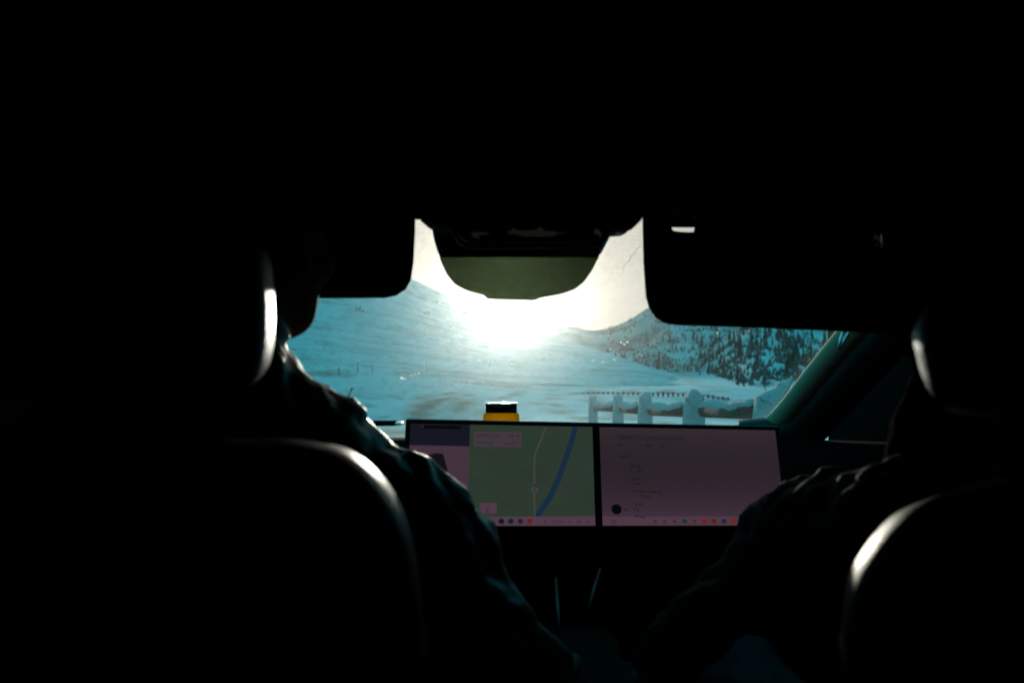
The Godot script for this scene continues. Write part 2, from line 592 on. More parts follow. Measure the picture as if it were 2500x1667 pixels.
func map_screen() -> Image:
	var im := Image.create(1000, 560, false, Image.FORMAT_RGB8)
	var pink := Color8(106, 78, 96)
	im.fill(Color8(60, 76, 64))
	# map: pale tracks and land tones
	for k in 60:
		disc(im, rng.randf_range(340, 1000), rng.randf_range(0, 500), rng.randf_range(20, 70), Color8(58 + rng.randi_range(0, 5), 74 + rng.randi_range(0, 4), 62 + rng.randi_range(0, 4)))
	stroke(im, [Vector2(905, 10), Vector2(890, 70), Vector2(850, 190), Vector2(815, 290), Vector2(770, 390), Vector2(700, 500)], 30, Color8(34, 60, 86))
	stroke(im, [Vector2(745, 8), Vector2(715, 90), Vector2(690, 150), Vector2(684, 220), Vector2(682, 505)], 8, Color8(92, 88, 88))
	disc(im, 684, 358, 18, Color8(98, 84, 92)); disc(im, 684, 358, 11, Color8(70, 74, 76))
	stroke(im, [Vector2(684, 332), Vector2(684, 338)], 7, Color8(28, 50, 96))
	stroke(im, [Vector2(660, 386), Vector2(640, 396)], 5, Color8(96, 50, 46))
	im.fill_rect(Rect2i(352, 36, 262, 84), Color8(88, 74, 84))
	smudge(im, 372, 50, 120, 12, Color8(54, 48, 56)); smudge(im, 540, 50, 26, 12, Color8(44, 42, 50)); smudge(im, 585, 50, 18, 12, Color8(44, 42, 50))
	smudge(im, 372, 92, 90, 10, Color8(58, 50, 60)); smudge(im, 510, 92, 80, 10, Color8(60, 50, 70))
	# side panel with the picture of a vehicle
	im.fill_rect(Rect2i(0, 0, 330, 120), Color8(30, 33, 48))
	im.fill_rect(Rect2i(64, 8, 216, 18), Color8(14, 14, 15)); disc(im, 68, 14, 7, Color8(92, 38, 20))
	im.fill_rect(Rect2i(0, 120, 330, 440), Color8(90, 68, 84))
	var car := PackedVector2Array([Vector2(108, 172), Vector2(150, 160), Vector2(186, 164), Vector2(208, 232), Vector2(228, 300), Vector2(190, 330), Vector2(120, 300)])
	for y in range(160, 330):
		for x in range(100, 230):
			if Geometry2D.is_point_in_polygon(Vector2(x, y), car): im.set_pixel(x, y, Color8(26, 26, 30))
	im.fill_rect(Rect2i(392, 432, 90, 60), pink); smudge(im, 424, 446, 18, 30, Color8(46, 40, 46))
	im.fill_rect(Rect2i(0, 508, 1000, 52), pink)
	for q in [[448, 12, 22, 22, 26], [506, 15, 24, 32, 60], [556, 15, 22, 50, 62], [606, 14, 44, 44, 56], [656, 14, 136, 40, 44]]:
		disc(im, q[0], 534, q[1], Color8(q[2], q[3], q[4]))
	for q in [734, 780, 868, 914, 962]: smudge(im, q - 6, 526, 12, 14, Color8(56, 46, 58))
	smudge(im, 800, 526, 40, 14, Color8(66, 54, 66))
	disc(im, 988, 532, 3, Color8(150, 36, 40))
	return im

func list_screen() -> Image:
	var im := Image.create(1000, 560, false, Image.FORMAT_RGB8)
	for y in 560:
		var t := y / 560.0
		im.fill_rect(Rect2i(0, y, 1000, 1), Color8(int(70 - 56 * t + 80 * t * t), int(59 - 46 * t + 58 * t * t), int(66 - 48 * t + 72 * t * t)))
	var ink := Color8(30, 27, 32)
	var faint := Color8(50, 44, 50)
	im.fill_rect(Rect2i(100, 44, 380, 26), Color8(56, 50, 57))
	smudge(im, 120, 52, 50, 12, ink)
	for q in [[98, 92, 30], [180, 92, 24], [260, 92, 30], [345, 92, 28]]: smudge(im, q[0], q[1], q[2], 12, ink if q[0] != 180 else faint)
	smudge(im, 104, 160, 58, 10, ink)
	for q in [[165, 214, 58], [205, 240, 30], [172, 286, 52], [168, 312, 50], [172, 356, 160], [220, 382, 60], [178, 430, 54], [182, 508, 56]]: smudge(im, q[0], q[1], q[2], 12, ink)
	disc(im, 80, 466, 29, Color8(14, 13, 16))
	smudge(im, 124, 460, 18, 14, ink); smudge(im, 176, 458, 24, 14, ink)
	im.fill_rect(Rect2i(0, 508, 1000, 52), Color8(104, 76, 92))
	smudge(im, 182, 500, 56, 12, ink)
	disc(im, 62, 535, 11, Color8(70, 52, 66)); disc(im, 62, 535, 6, Color8(100, 74, 90))
	for q in [290, 342, 396]: disc(im, q, 535, 10, Color8(78, 60, 74))
	for q in [[452, 14, 24, 78, 66], [506, 9, 86, 62, 34], [560, 14, 160, 34, 30], [612, 14, 112, 48, 34], [666, 13, 44, 50, 84], [720, 14, 150, 48, 26], [774, 13, 52, 48, 56], [828, 13, 52, 60, 80]]:
		disc(im, q[0], 534, q[1], Color8(q[2], q[3], q[4]))
	for q in [[700, 236], [735, 236]]: smudge(im, q[0], q[1], 16, 8, faint)
	return im

# ================================================================ the scene
func _ready() -> void:
	rng.seed = 11
	# ---- camera
	cam_basis = Basis(Vector3.RIGHT, atan((HORIZON - 833.5) / F))
	var cam := Camera3D.new()
	cam.name = "camera"
	var lens := CameraAttributesPhysical.new()
	lens.frustum_focal_length = 12.0 / (833.5 / F)
	lens.frustum_focus_distance = 3.0
	lens.frustum_near = 0.05
	lens.frustum_far = 9000.0
	lens.exposure_aperture = 5.0
	cam.attributes = lens
	add_child(cam)
	cam.fov = rad_to_deg(2.0 * atan(833.5 / F))
	cam.near = 0.05
	cam.far = 9000.0
	cam.transform = Transform3D(cam_basis, EYE)
	cam.current = true
	# ---- sky, air and sun
	var env := Environment.new()
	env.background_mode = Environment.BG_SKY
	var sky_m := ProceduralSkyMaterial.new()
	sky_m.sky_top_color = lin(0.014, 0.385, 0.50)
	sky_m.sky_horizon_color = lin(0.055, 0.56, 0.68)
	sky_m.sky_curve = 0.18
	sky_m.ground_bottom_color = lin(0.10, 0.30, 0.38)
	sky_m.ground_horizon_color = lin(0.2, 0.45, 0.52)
	sky_m.sun_angle_max = 26.0
	sky_m.sun_curve = 2.6
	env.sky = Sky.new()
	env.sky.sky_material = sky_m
	env.tonemap_mode = Environment.TONE_MAPPER_LINEAR
	env.tonemap_exposure = 1.0
	env.sdfgi_enabled = true
	env.ssao_enabled = true
	env.ssil_enabled = true
	env.volumetric_fog_enabled = true
	env.volumetric_fog_density = 0.00002
	env.volumetric_fog_albedo = lin(0.95, 0.95, 0.93)
	env.volumetric_fog_anisotropy = 0.94
	env.volumetric_fog_length = 2000.0
	var we := WorldEnvironment.new()
	we.name = "environment"
	we.environment = env
	add_child(we)
	var sun := DirectionalLight3D.new()
	sun.name = "sun"
	sun.light_color = lin(1.0, 0.96, 0.82)
	sun.light_energy = 0.72
	sun.light_angular_distance = 0.5
	sun.shadow_enabled = true
	add_child(sun)
	var to_sun := (at(1238, 750, 1.0) - EYE).normalized()
	sun.basis = Basis.looking_at(-to_sun)
	materials()
	landscape()
	trees_and_fences()
	car_body()
	cabin_things()
	people()

func materials() -> void:
	M.bumps = FastNoiseLite.new()
	M.bumps.seed = 4; M.bumps.frequency = 0.08; M.bumps.fractal_octaves = 3
	M.relief = FastNoiseLite.new()
	M.relief.seed = 9; M.relief.frequency = 0.01; M.relief.fractal_octaves = 4; M.relief.noise_type = FastNoiseLite.TYPE_SIMPLEX
	M.spots = FastNoiseLite.new()
	M.spots.seed = 21; M.spots.frequency = 0.01; M.spots.fractal_octaves = 4; M.spots.noise_type = FastNoiseLite.TYPE_SIMPLEX
	var land := mat("land", 1, 1, 1, 0.95, 0.2)
	land.vertex_color_use_as_albedo = true
	var grain := NoiseTexture2D.new()
	grain.width = 512; grain.height = 512; grain.seamless = true
	var gn := FastNoiseLite.new()
	gn.seed = 5; gn.frequency = 0.02; gn.fractal_octaves = 5
	grain.noise = gn
	var snow := mat("snow", 0.52, 0.53, 0.54, 0.9, 0.3)
	snow.heightmap_enabled = true; snow.heightmap_texture = grain; snow.heightmap_scale = 3.0
	snow.uv1_triplanar = true; snow.uv1_world_triplanar = true; snow.uv1_scale = Vector3(1.2, 1.2, 1.2)
	mat("wood", 0.055, 0.062, 0.058, 0.95, 0.1)
	mat("concrete", 0.32, 0.33, 0.32, 0.9, 0.3)
	mat("pole", 0.10, 0.09, 0.08, 0.8)
	mat("steel", 0.65, 0.65, 0.63, 0.5)
	var leaf := mat("leaf", 1, 1, 1, 0.95, 0.2)
	leaf.vertex_color_use_as_albedo = true
	# cabin
	var weave := NoiseTexture2D.new()
	weave.width = 256; weave.height = 256; weave.seamless = true
	var wn := FastNoiseLite.new()
	wn.seed = 8; wn.frequency = 0.09; wn.fractal_octaves = 3
	weave.noise = wn
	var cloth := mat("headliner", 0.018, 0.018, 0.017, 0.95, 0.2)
	var leather := mat("leather", 0.035, 0.035, 0.027, 0.42, 0.25)
	leather.heightmap_enabled = true; leather.heightmap_texture = weave; leather.heightmap_scale = 0.05
	leather.uv1_triplanar = true; leather.uv1_scale = Vector3(14, 14, 14)
	mat("plastic", 0.012, 0.012, 0.012, 0.5, 0.4)
	mat("blind", 0.008, 0.008, 0.008, 1.0, 0.0)
	mat("gloss_black", 0.008, 0.008, 0.008, 0.2, 0.5)
	mat("dash", 0.006, 0.006, 0.007, 0.9, 0.04)
	mat("trim", 0.03, 0.032, 0.034, 0.4, 0.5)
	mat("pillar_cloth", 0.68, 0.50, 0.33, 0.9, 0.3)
	mat("carpet", 0.015, 0.015, 0.015, 1.0, 0.1)
	mat("visor_cloth", 0.016, 0.016, 0.015, 0.9, 0.2)
	mat("hair", 0.008, 0.007, 0.006, 0.95, 0.02)
	mat("skin", 0.22, 0.13, 0.09, 0.8, 0.2)
	M.skin.backlight_enabled = true
	M.skin.backlight = lin(0.05, 0.006, 0.003)
	var jk := mat("jacket", 0.03, 0.033, 0.024, 0.48, 0.5)
	jk.rim_enabled = true; jk.rim = 0.15; jk.rim_tint = 0.4
	var jk2 := mat("coat", 0.014, 0.018, 0.017, 0.6, 0.06)
	jk2.rim_enabled = false
	mat("trousers", 0.02, 0.022, 0.028, 0.8, 0.3)
	var chrome := mat("chrome", 0.7, 0.7, 0.68, 0.18)
	chrome.metallic = 1.0
	var mir := mat("mirror_glass", 0.62, 0.66, 0.62, 0.03)
	mir.metallic = 1.0
	var pane := StandardMaterial3D.new()
	pane.resource_name = "windscreen_glass"
	pane.albedo_color = Color(0.5, 0.6, 0.6, 0.015)
	pane.transparency = BaseMaterial3D.TRANSPARENCY_ALPHA
	pane.roughness = 0.02
	M.pane = pane
	var amber := mat("amber_glass", 0.95, 0.55, 0.04, 0.12, 0.5)
	amber.backlight_enabled = true
	amber.backlight = Color(1.36, 1.08, 0.25)
	M.amber = amber
	var frost := StandardMaterial3D.new()      # grains of ice and dried salt: they scatter the sun forwards
	frost.resource_name = "frost"
	frost.albedo_color = lin(0.0078, 0.0078, 0.0075, 0.0)
	frost.refraction_enabled = true
	frost.refraction_scale = 0.03
	frost.transparency = BaseMaterial3D.TRANSPARENCY_ALPHA
	frost.roughness = 0.52
	M.frost = frost
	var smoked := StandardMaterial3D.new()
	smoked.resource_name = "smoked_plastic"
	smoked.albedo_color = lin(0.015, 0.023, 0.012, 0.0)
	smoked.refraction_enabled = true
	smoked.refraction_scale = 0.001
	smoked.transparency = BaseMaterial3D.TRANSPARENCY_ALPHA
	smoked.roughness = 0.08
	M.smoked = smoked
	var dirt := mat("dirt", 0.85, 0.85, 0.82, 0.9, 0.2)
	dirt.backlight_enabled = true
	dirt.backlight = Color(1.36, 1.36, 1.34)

# ---------------------------------------------------------------- ground, hills
var front_hill := {
	"crest": [[-4000, 640], [-1500, 560], [300, 490], [700, 575], [850, 622], [950, 662], [1005, 682], [1080, 714], [1150, 747], [1200, 768], [1238, 784], [1290, 801], [1340, 816], [1400, 836], [1480, 861], [1560, 888], [1640, 918], [1700, 940], [1770, 966], [1840, 990], [2000, 1010]],
	"foot": [[-4000, 975], [700, 972], [1250, 968], [1500, 978], [1770, 990], [2000, 1020]],
	"near": [[-4000, 120], [800, 115], [1250, 128], [1500, 120], [1770, 105], [2000, 100]],
	"far": [[-4000, 600], [700, 640], [1100, 600], [1250, 560], [1400, 430], [1600, 260], [1770, 160], [2000, 140]],
	"bend": 0.62, "rough": 0.0042, "grain_x": 1.0, "grain_z": 2.6}
var grass_ridge := {
	"crest": [[1150, 860], [1280, 830], [1340, 809], [1365, 801], [1390, 797], [1410, 799], [1432, 806], [1462, 806], [1500, 797], [1540, 779], [1580, 753], [1620, 728], [1700, 690], [1900, 650], [2200, 640], [4000, 660], [6000, 700]],
	"foot": [[1150, 900], [1500, 905], [2000, 950], [6000, 990]],
	"near": [[1150, 450], [6000, 450]], "far": [[1150, 800], [1500, 820], [2200, 800], [6000, 800]],
	"bend": 0.85, "rough": 0.004, "grain_x": 0.8, "grain_z": 0.8}
var middle_spur := {
	"crest": [[1480, 900], [1540, 872], [1580, 842], [1612, 812], [1650, 786], [1700, 762], [1780, 735], [1900, 715], [2200, 720], [3000, 740]],
	"foot": [[1480, 902], [1600, 905], [1700, 940], [3000, 980]],
	"near": [[1480, 300], [3000, 280]], "far": [[1480, 500], [1900, 580], [3000, 600]],
	"bend": 0.9, "rough": 0.007, "grain_x": 1.6, "grain_z": 1.0}
var forest_spur := {
	"crest": [[1640, 930], [1672, 910], [1705, 878], [1741, 843], [1790, 812], [1840, 790], [1900, 786], [1940, 796], [1966, 810], [1992, 828], [2012, 836], [2040, 824], [2100, 800], [2300, 770], [4000, 720], [6000, 720]],
	"foot": [[1640, 990], [1770, 992], [2000, 1012], [6000, 1060]],
	"near": [[1640, 330], [1700, 250], [1770, 172], [1850, 122], [2000, 110], [6000, 110]], "far": [[1640, 380], [1741, 390], [1900, 360], [2100, 350], [6000, 400]],
	"bend": 0.8, "rough": 0.008, "grain_x": 1.8, "grain_z": 1.2}
var far_mountain := {
	"crest": [[1800, 770], [1950, 740], [2200, 720], [3500, 720], [6000, 720]],
	"foot": [[1800, 850], [6000, 900]],
	"near": [[1800, 620], [6000, 620]], "far": [[1800, 880], [6000, 880]],
	"bend": 0.9, "rough": 0.006, "grain_x": 0.6, "grain_z": 0.6}

func snow_tone(bare: float) -> Color:      # snow through which dry grass shows
	return Color(0.80, 0.81, 0.82).lerp(Color(0.16, 0.20, 0.15), clampf(bare, 0, 1))

func landscape() -> void:
	# one sheet of ground that reaches the horizon
	var st := new_st()
	st.set_smooth_group(0)
	var ds := [-900.0, -500.0, -300.0, -120.0, -50.0, -20.0, -8.0, 0.0]
	var d := 3.0
	while d < 150.0:
		ds.append(d)
		d *= 1.03
	ds += [180.0, 260.0, 420.0, 800.0, 1400.0]
	var us := []
	for i in 141: us.append(signf(i - 70.0) * pow(absf(i - 70.0) / 70.0, 1.6))
	for dd in ds:
		var w := maxf(40.0, absf(dd) * 1.3)
		for u in us:
			var x: float = u * w
			var y := ground_y(x, -dd) - (0.5 if dd > 160 else 0.0)
			var bare := smoothstep(0.0, 0.5, M.spots.get_noise_2d(x * 16.0 + 40, dd * 6.0)) * 0.6
			st.set_color(snow_tone(bare))
			st.add_vertex(Vector3(x, y, -dd))
	var n := us.size()
	for i in ds.size() - 1:
		for j in n - 1:
			var a := i * n + j
			st.add_index(a); st.add_index(a + n); st.add_index(a + 1)
			st.add_index(a + 1); st.add_index(a + n); st.add_index(a + n + 1)
	st.generate_normals()
	tag(obj("snow_ground", st.commit(), M.land), "", "", "", "structure")
	# the road: packed snow worn down to gravel in bands
	st = new_st()
	st.set_smooth_group(0)
	var k := 0
	d = -6.0
	while d < 145.0:
		var c := road_x(maxf(d, 0.0))
		for j in 15:
			var s := (j - 7) / 7.0
			var x := c + s * 5.5
			var worn: float = (0.62 + 0.8 * M.spots.get_noise_2d(x * 24.0, d * 4.5)) * (1.0 - smoothstep(0.45, 0.95, absf(s)))
			st.set_color(snow_tone(worn))
			st.add_vertex(Vector3(x, ground_y(x, -d) + 0.03 - 0.06 * smoothstep(0.8, 1.0, absf(s)), -d))
		k += 1
		d += 1.2
	for i in k - 1:
		for j in 14:
			var a := i * 15 + j
			st.add_index(a); st.add_index(a + 15); st.add_index(a + 1)
			st.add_index(a + 1); st.add_index(a + 15); st.add_index(a + 16)
	st.generate_normals()
	tag(obj("road", st.commit(), M.land), "", "", "", "structure")
	hill("snow_hill", front_hill, columns_of(-4000, 620, 1860, 2000, 3.2, 90), 150, func(x, t, p):
		var a: float = M.spots.get_noise_2d(p.x * 0.9, p.z * 4.2 + p.x * 1.6)
		var b: float = M.spots.get_noise_2d(p.x * 4.0, p.z * 3.0)
		var low := 1.0 - smoothstep(0.0, 0.16, t)
		return snow_tone(smoothstep(0.12, 0.5, a) * 0.26 + smoothstep(0.1, 0.5, b) * (0.2 + 0.4 * low) + 0.20 * absf(M.spots.get_noise_2d(p.x * 14.0, p.z * 9.0)) + 0.35 * smoothstep(0.3, 0.6, M.spots.get_noise_2d(p.x * 30.0, p.z * 18.0)) + 0.02))
	hill("grass_ridge", grass_ridge, columns_of(1150, 1260, 1760, 6000, 4.0, 90), 60, func(x, t, p):
		var a: float = M.spots.get_noise_2d(p.x * 1.2, p.z * 0.8)
		return snow_tone(0.62 + 0.5 * a - 0.25 * (1.0 - smoothstep(0.0, 0.3, t))))
	hill("middle_hill", middle_spur, columns_of(1480, 1500, 1900, 3000, 4.0, 60), 60, func(x, t, p):
		var a: float = M.spots.get_noise_2d(p.x * 3.0, p.z * 2.0)
		return snow_tone(0.16 + 0.45 * a + 0.25 * maxf(0.0, M.spots.get_noise_2d(p.x * 16.0, p.z * 12.0)) + 0.2 * smoothstep(0.0, 0.4, absf(M.spots.get_noise_2d(p.x, p.z)))))
	hill("forest_hill", forest_spur, columns_of(1640, 1650, 2080, 6000, 4.0, 80), 90, func(x, t, p):
		var a: float = M.spots.get_noise_2d(p.x * 4.0, p.z * 4.0)
		return snow_tone(0.12 + 0.4 * a + 0.3 * maxf(0.0, M.spots.get_noise_2d(p.x * 16.0, p.z * 12.0))))
	hill("far_mountain", far_mountain, columns_of(1800, 1900, 2100, 6000, 8.0, 90), 30, func(x, t, p):
		return Color(0.10, 0.12, 0.11))

func trees_and_fences() -> void:
	# conifers on the forest slope
	var kinds := []
	for k in 5: kinds.append(conifer(30 + k, [9.0, 11.0, 7.5, 12.5, 6.0][k], [1.5, 1.7, 1.5, 1.6, 1.4][k]))
	var placed := 0
	var tries := 0
	var clump := FastNoiseLite.new()
	clump.seed = 77; clump.frequency = 0.012
	while placed < 285 and tries < 9000:
		tries += 1
		var L: Dictionary = forest_spur if rng.randf() < 0.82 else middle_spur
		var x := rng.randf_range(1655, 2060) if L == forest_spur else rng.randf_range(1590, 1760)
		var t := pow(rng.randf(), 0.8) * 0.96 + 0.03
		var p := hill_at(L, x, t)
		var dense := clump.get_noise_2d(x * 1.1, t * 260.0)
		var gully := 1.0 - smoothstep(0.0, 26.0, absf((x - 1672.0) * 0.97 - (909.0 - (HORIZON - (p.y - 1.35) / -p.z * F))))
		if L == forest_spur and x > 1800: dense += 0.22 * smoothstep(0.3, 0.8, t)
		if dense + gully * 0.6 + rng.randf_range(-0.35, 0.25) < 0.05: continue
		var s := rng.randf_range(0.4, 1.3)
		s *= 0.55
		if p.z > -180: s *= 0.6
		var o := MeshInstance3D.new()
		o.mesh = kinds[rng.randi() % 5]
		o.material_override = M.leaf
		o.name = numbered("conifer_tree")
		add_child(o)
		o.transform = Transform3D(Basis(Vector3.UP, rng.randf() * TAU).scaled(Vector3(s, s * rng.randf_range(0.9, 1.2), s)), p - Vector3(0, 0.3, 0))
		tag(o, "dark conifer standing on the snowy forest slope right of the valley", "tree", "conifers on the right-hand mountain")
		placed += 1
	var mm := MultiMesh.new()
	mm.transform_format = MultiMesh.TRANSFORM_3D
	mm.mesh = conifer(90, 4.5, 1.0)
	var list := []
	while list.size() < 4800:
		var q := rng.randf()
		var L: Dictionary = forest_spur if q < 0.62 else middle_spur if q < 0.85 else grass_ridge
		var x := rng.randf_range(1650, 2200) if L == forest_spur else rng.randf_range(1545, 1800) if L == middle_spur else rng.randf_range(1480, 1700)
		var t := rng.randf_range(0.05, 0.98)
		if clump.get_noise_2d(x * 2.2 + 300, t * 420.0) + rng.randf_range(-0.45, 0.45) < (0.0 if L != grass_ridge else 0.2): continue
		var s := rng.randf_range(0.35, 0.9)
		var p := hill_at(L, x, t)
		if L != grass_ridge: s *= 0.55
		if p.z > -180: s *= 0.6
		if L == grass_ridge: s *= 1.1
		list.append(Transform3D(Basis(Vector3.UP, rng.randf() * TAU).scaled(Vector3(s, s, s)), p - Vector3(0, 0.2, 0)))
	mm.instance_count = list.size()
	for i in list.size(): mm.set_instance_transform(i, list[i])
	var mi := MultiMeshInstance3D.new()
	mi.name = numbered("young_forest")
	mi.multimesh = mm
	mi.material_override = M.leaf
	add_child(mi)
	tag(mi, "scattered small conifers and brush covering the far mountain slopes", "forest", "", "stuff")
	# shrubs on the open hill
	var find := func(px: float, py: float) -> Vector3:
		var best := Vector3.ZERO
		var err := 1e9
		for i in 200:
			var p := hill_at(front_hill, px, 0.02 + 0.95 * i / 200.0)
			var e := absf(HORIZON - (p.y - 1.35) / -p.z * F - py)
			if e < err:
				err = e; best = p
		return best
	for q in [[875, 759, 15, "dark shrub alone on the upper left of the snow hill"], [1041, 768, 12, "dark shrub on the snow hill below the left side of the mirror"]]:
		var p: Vector3 = find.call(q[0], q[1])
		var sz: float = q[2] / F * -p.z
		var o := obj("shrub", shrub_mesh(int(q[0]), sz, 0.9), M.leaf)
		o.position = p - Vector3(0, sz * 0.1, 0)
		tag(o, q[3], "shrub")
	for i in 9:
		var px := 1078.0 + i * 12.5 + rng.randf_range(-3, 3)
		var p: Vector3 = find.call(px, 938.0 + rng.randf_range(-3, 3))
		var sz := rng.randf_range(5.0, 9.0) / F * -p.z
		var o := obj("low_bush", shrub_mesh(200 + i, sz, 1.0), M.leaf)
		o.position = p - Vector3(0, sz * 0.1, 0)
		tag(o, "low olive bush in the row at the foot of the snow hill", "bush", "row of bushes at the foot of the hill")
	# thin poles that mark the field edge
	var pn := 0
	for q in [[827, 917, 22, "leftmost"], [873, 909, 25, "second and tallest from the left"], [909, 913, 21, "third from the left"], [1041, 905, 22, "fourth from the left, standing apart"], [1125, 899, 14, "rightmost and faintest"]]:
		var p: Vector3 = find.call(q[0], q[1])
		var h: float = q[2] / F * -p.z
		var s := new_st()
		tube(s, [p + Vector3(0, -0.3, 0), p + Vector3(0.02 * (pn % 2), h, 0)], [0.09, 0.08], 7)
		tag(obj("field_pole", done(s), M.pole), "thin dark pole on the left snow field, %s of five" % q[3], "pole", "thin poles on the snow field")
		pn += 1
	var lp := at(850, 968, 60.0)
	var ls := new_st()
	tube(ls, [lp + Vector3(-0.1, -1.2, 0), lp, at(860, 946, 60.0)], [0.09, 0.08, 0.1], 7)
	tag(obj("leaning_post", done(ls), M.pole), "short post leaning to the right beside the driver's shoulder", "post")
	# utility pole against the white sky
	var up := at(1430, 812, 520.0)
	var upole := thing("utility_pole", "pale slender utility pole faint against the white sky", "utility pole", up)
	var us := new_st()
	tube(us, [up + Vector3(0, -4, 0), at(1432, 702, 520.0)], [0.15, 0.09], 8)
	obj("pole", done(us), M.steel, upole)
	for y in [718, 736]:
		us = new_st()
		tube(us, [at(1416, y, 520.0), at(1446, y + 1, 520.0)], [0.09, 0.09], 6)
		obj("crossarm", done(us), M.steel, upole)
	# low snow fence far out on the field
	var fb := at(1560, 965, 118.0)
	var fence := thing("field_fence", "low dark fence of many short posts across the far snow field", "fence", fb)
	var last := Vector3.ZERO
	for i in 34:
		var px := 1375.0 + i * 12.2
		var dd := lerpf(128.0, 108.0, i / 33.0)
		var base := Vector3((px - 1250) / F * dd, 1.35 - (curve_at([[1375, 966], [1560, 966], [1700, 970], [1790, 984]], px) - HORIZON) / F * dd, -dd)
		var s := new_st()
		box(s, base + Vector3(-0.13, -0.9, -0.1), base + Vector3(0.13, 0.5 + rng.randf_range(-0.1, 0.1), 0.1), 0.02)
		obj("post", done(s), M.wood, fence)
		if i > 0:
			for hh in [0.4]:
				s = new_st()
				tube(s, [last + Vector3(0, hh, 0), base + Vector3(0, hh, 0)], [0.055, 0.055], 5)
				obj("rail", done(s), M.wood, fence)
		last = base
	# the barrier along the road: blocks and thick rails under snow
	var bar := thing("road_barrier", "roadside barrier of stout posts and thick rails capped with snow", "barrier", Vector3(3.4, -0.4, -10))
	var posts := [
		[9.7, [[1846, 1130], [1847, 980], [1852, 970], [1862, 961], [1893, 947], [1899, 936], [1906, 931], [1917, 934], [1921, 944], [1921, 1130]], [1848, 1919, 965]],
		[12.8, [[1667, 1110], [1666, 980], [1672, 972], [1682, 956], [1691, 950], [1702, 953], [1718, 966], [1722, 980], [1721, 1110]], [1669, 1719, 976]],
		[15.9, [[1558, 1090], [1556, 976], [1563, 966], [1572, 957], [1582, 958], [1592, 970], [1594, 1090]], [1560, 1591, 978]],
		[19.0, [[1496, 1075], [1495, 974], [1503, 963], [1512, 963], [1522, 973], [1523, 1075]], [1498, 1520, 980]],
		[22.1, [[1436, 1068], [1436, 975], [1442, 967], [1450, 966], [1458, 974], [1459, 1068]], [1438, 1457, 980]]]
	for q in posts:
		var dd: float = q[0]
		if dd > 10:                                    # the farther posts are slimmer
			var mid: float = (q[2][0] + q[2][1]) / 2.0
			for pt in q[1]: pt[0] = mid + (pt[0] - mid) * 0.8
			q[2] = [mid + (q[2][0] - mid) * 0.8, mid + (q[2][1] - mid) * 0.8, q[2][2]]
		var s := new_st()
		pillow(s, smooth_loop(flat(q[1], dd), 3), [[0.03, 0.15], [0.008, 0.14], [0.0, 0.12], [0.0, -0.1], [0.02, -0.14]], facing(dd))
		var post := obj("snowy_post", done(s), M.snow, bar)
		s = new_st()
		var w: Array = q[2]
		pillow(s, round_loop(flat([[w[0] + 6, 1150], [w[0] + 6, w[2] + 3], [w[1] + 3.5, w[2] + 3], [w[1] + 3.5, 1150]], dd), 0.02, 2), slab(0.27, 0.02), facing(dd), false)
		obj("core", done(s), M.concrete, post)
	var rails := [[[1720, 1003, 12.5], [1850, 1004, 9.9], 0.095], [[1592, 1003, 15.7], [1672, 1004, 12.9], 0.085], [[1520, 998, 18.8], [1560, 1001, 16.0], 0.08], [[1456, 995, 21.9], [1500, 997, 19.1], 0.08]]
	for q in rails:
		var a := at(q[0][0], q[0][1], q[0][2])
		var b := at(q[1][0], q[1][1], q[1][2])
		var s := new_st()
		tube(s, [a, b], [q[2], q[2]], 12)
		var rail := obj("rail", done(s), M.wood, bar)
		s = new_st()
		var path := []
		var rad := []
		for k in 13:
			var t := k / 12.0
			path.append(a.lerp(b, t) + Vector3(0, 0.055 + 0.02 * sin(t * 9.0), -0.015))
			rad.append((0.098 + 0.014 * sin(t * 17.0 + q[2] * 90)) * (0.8 if k == 0 or k == 12 else 1.0))
		tube(s, path, rad, 12, 0.8)
		obj("snow_cap", done(s), M.snow, rail)

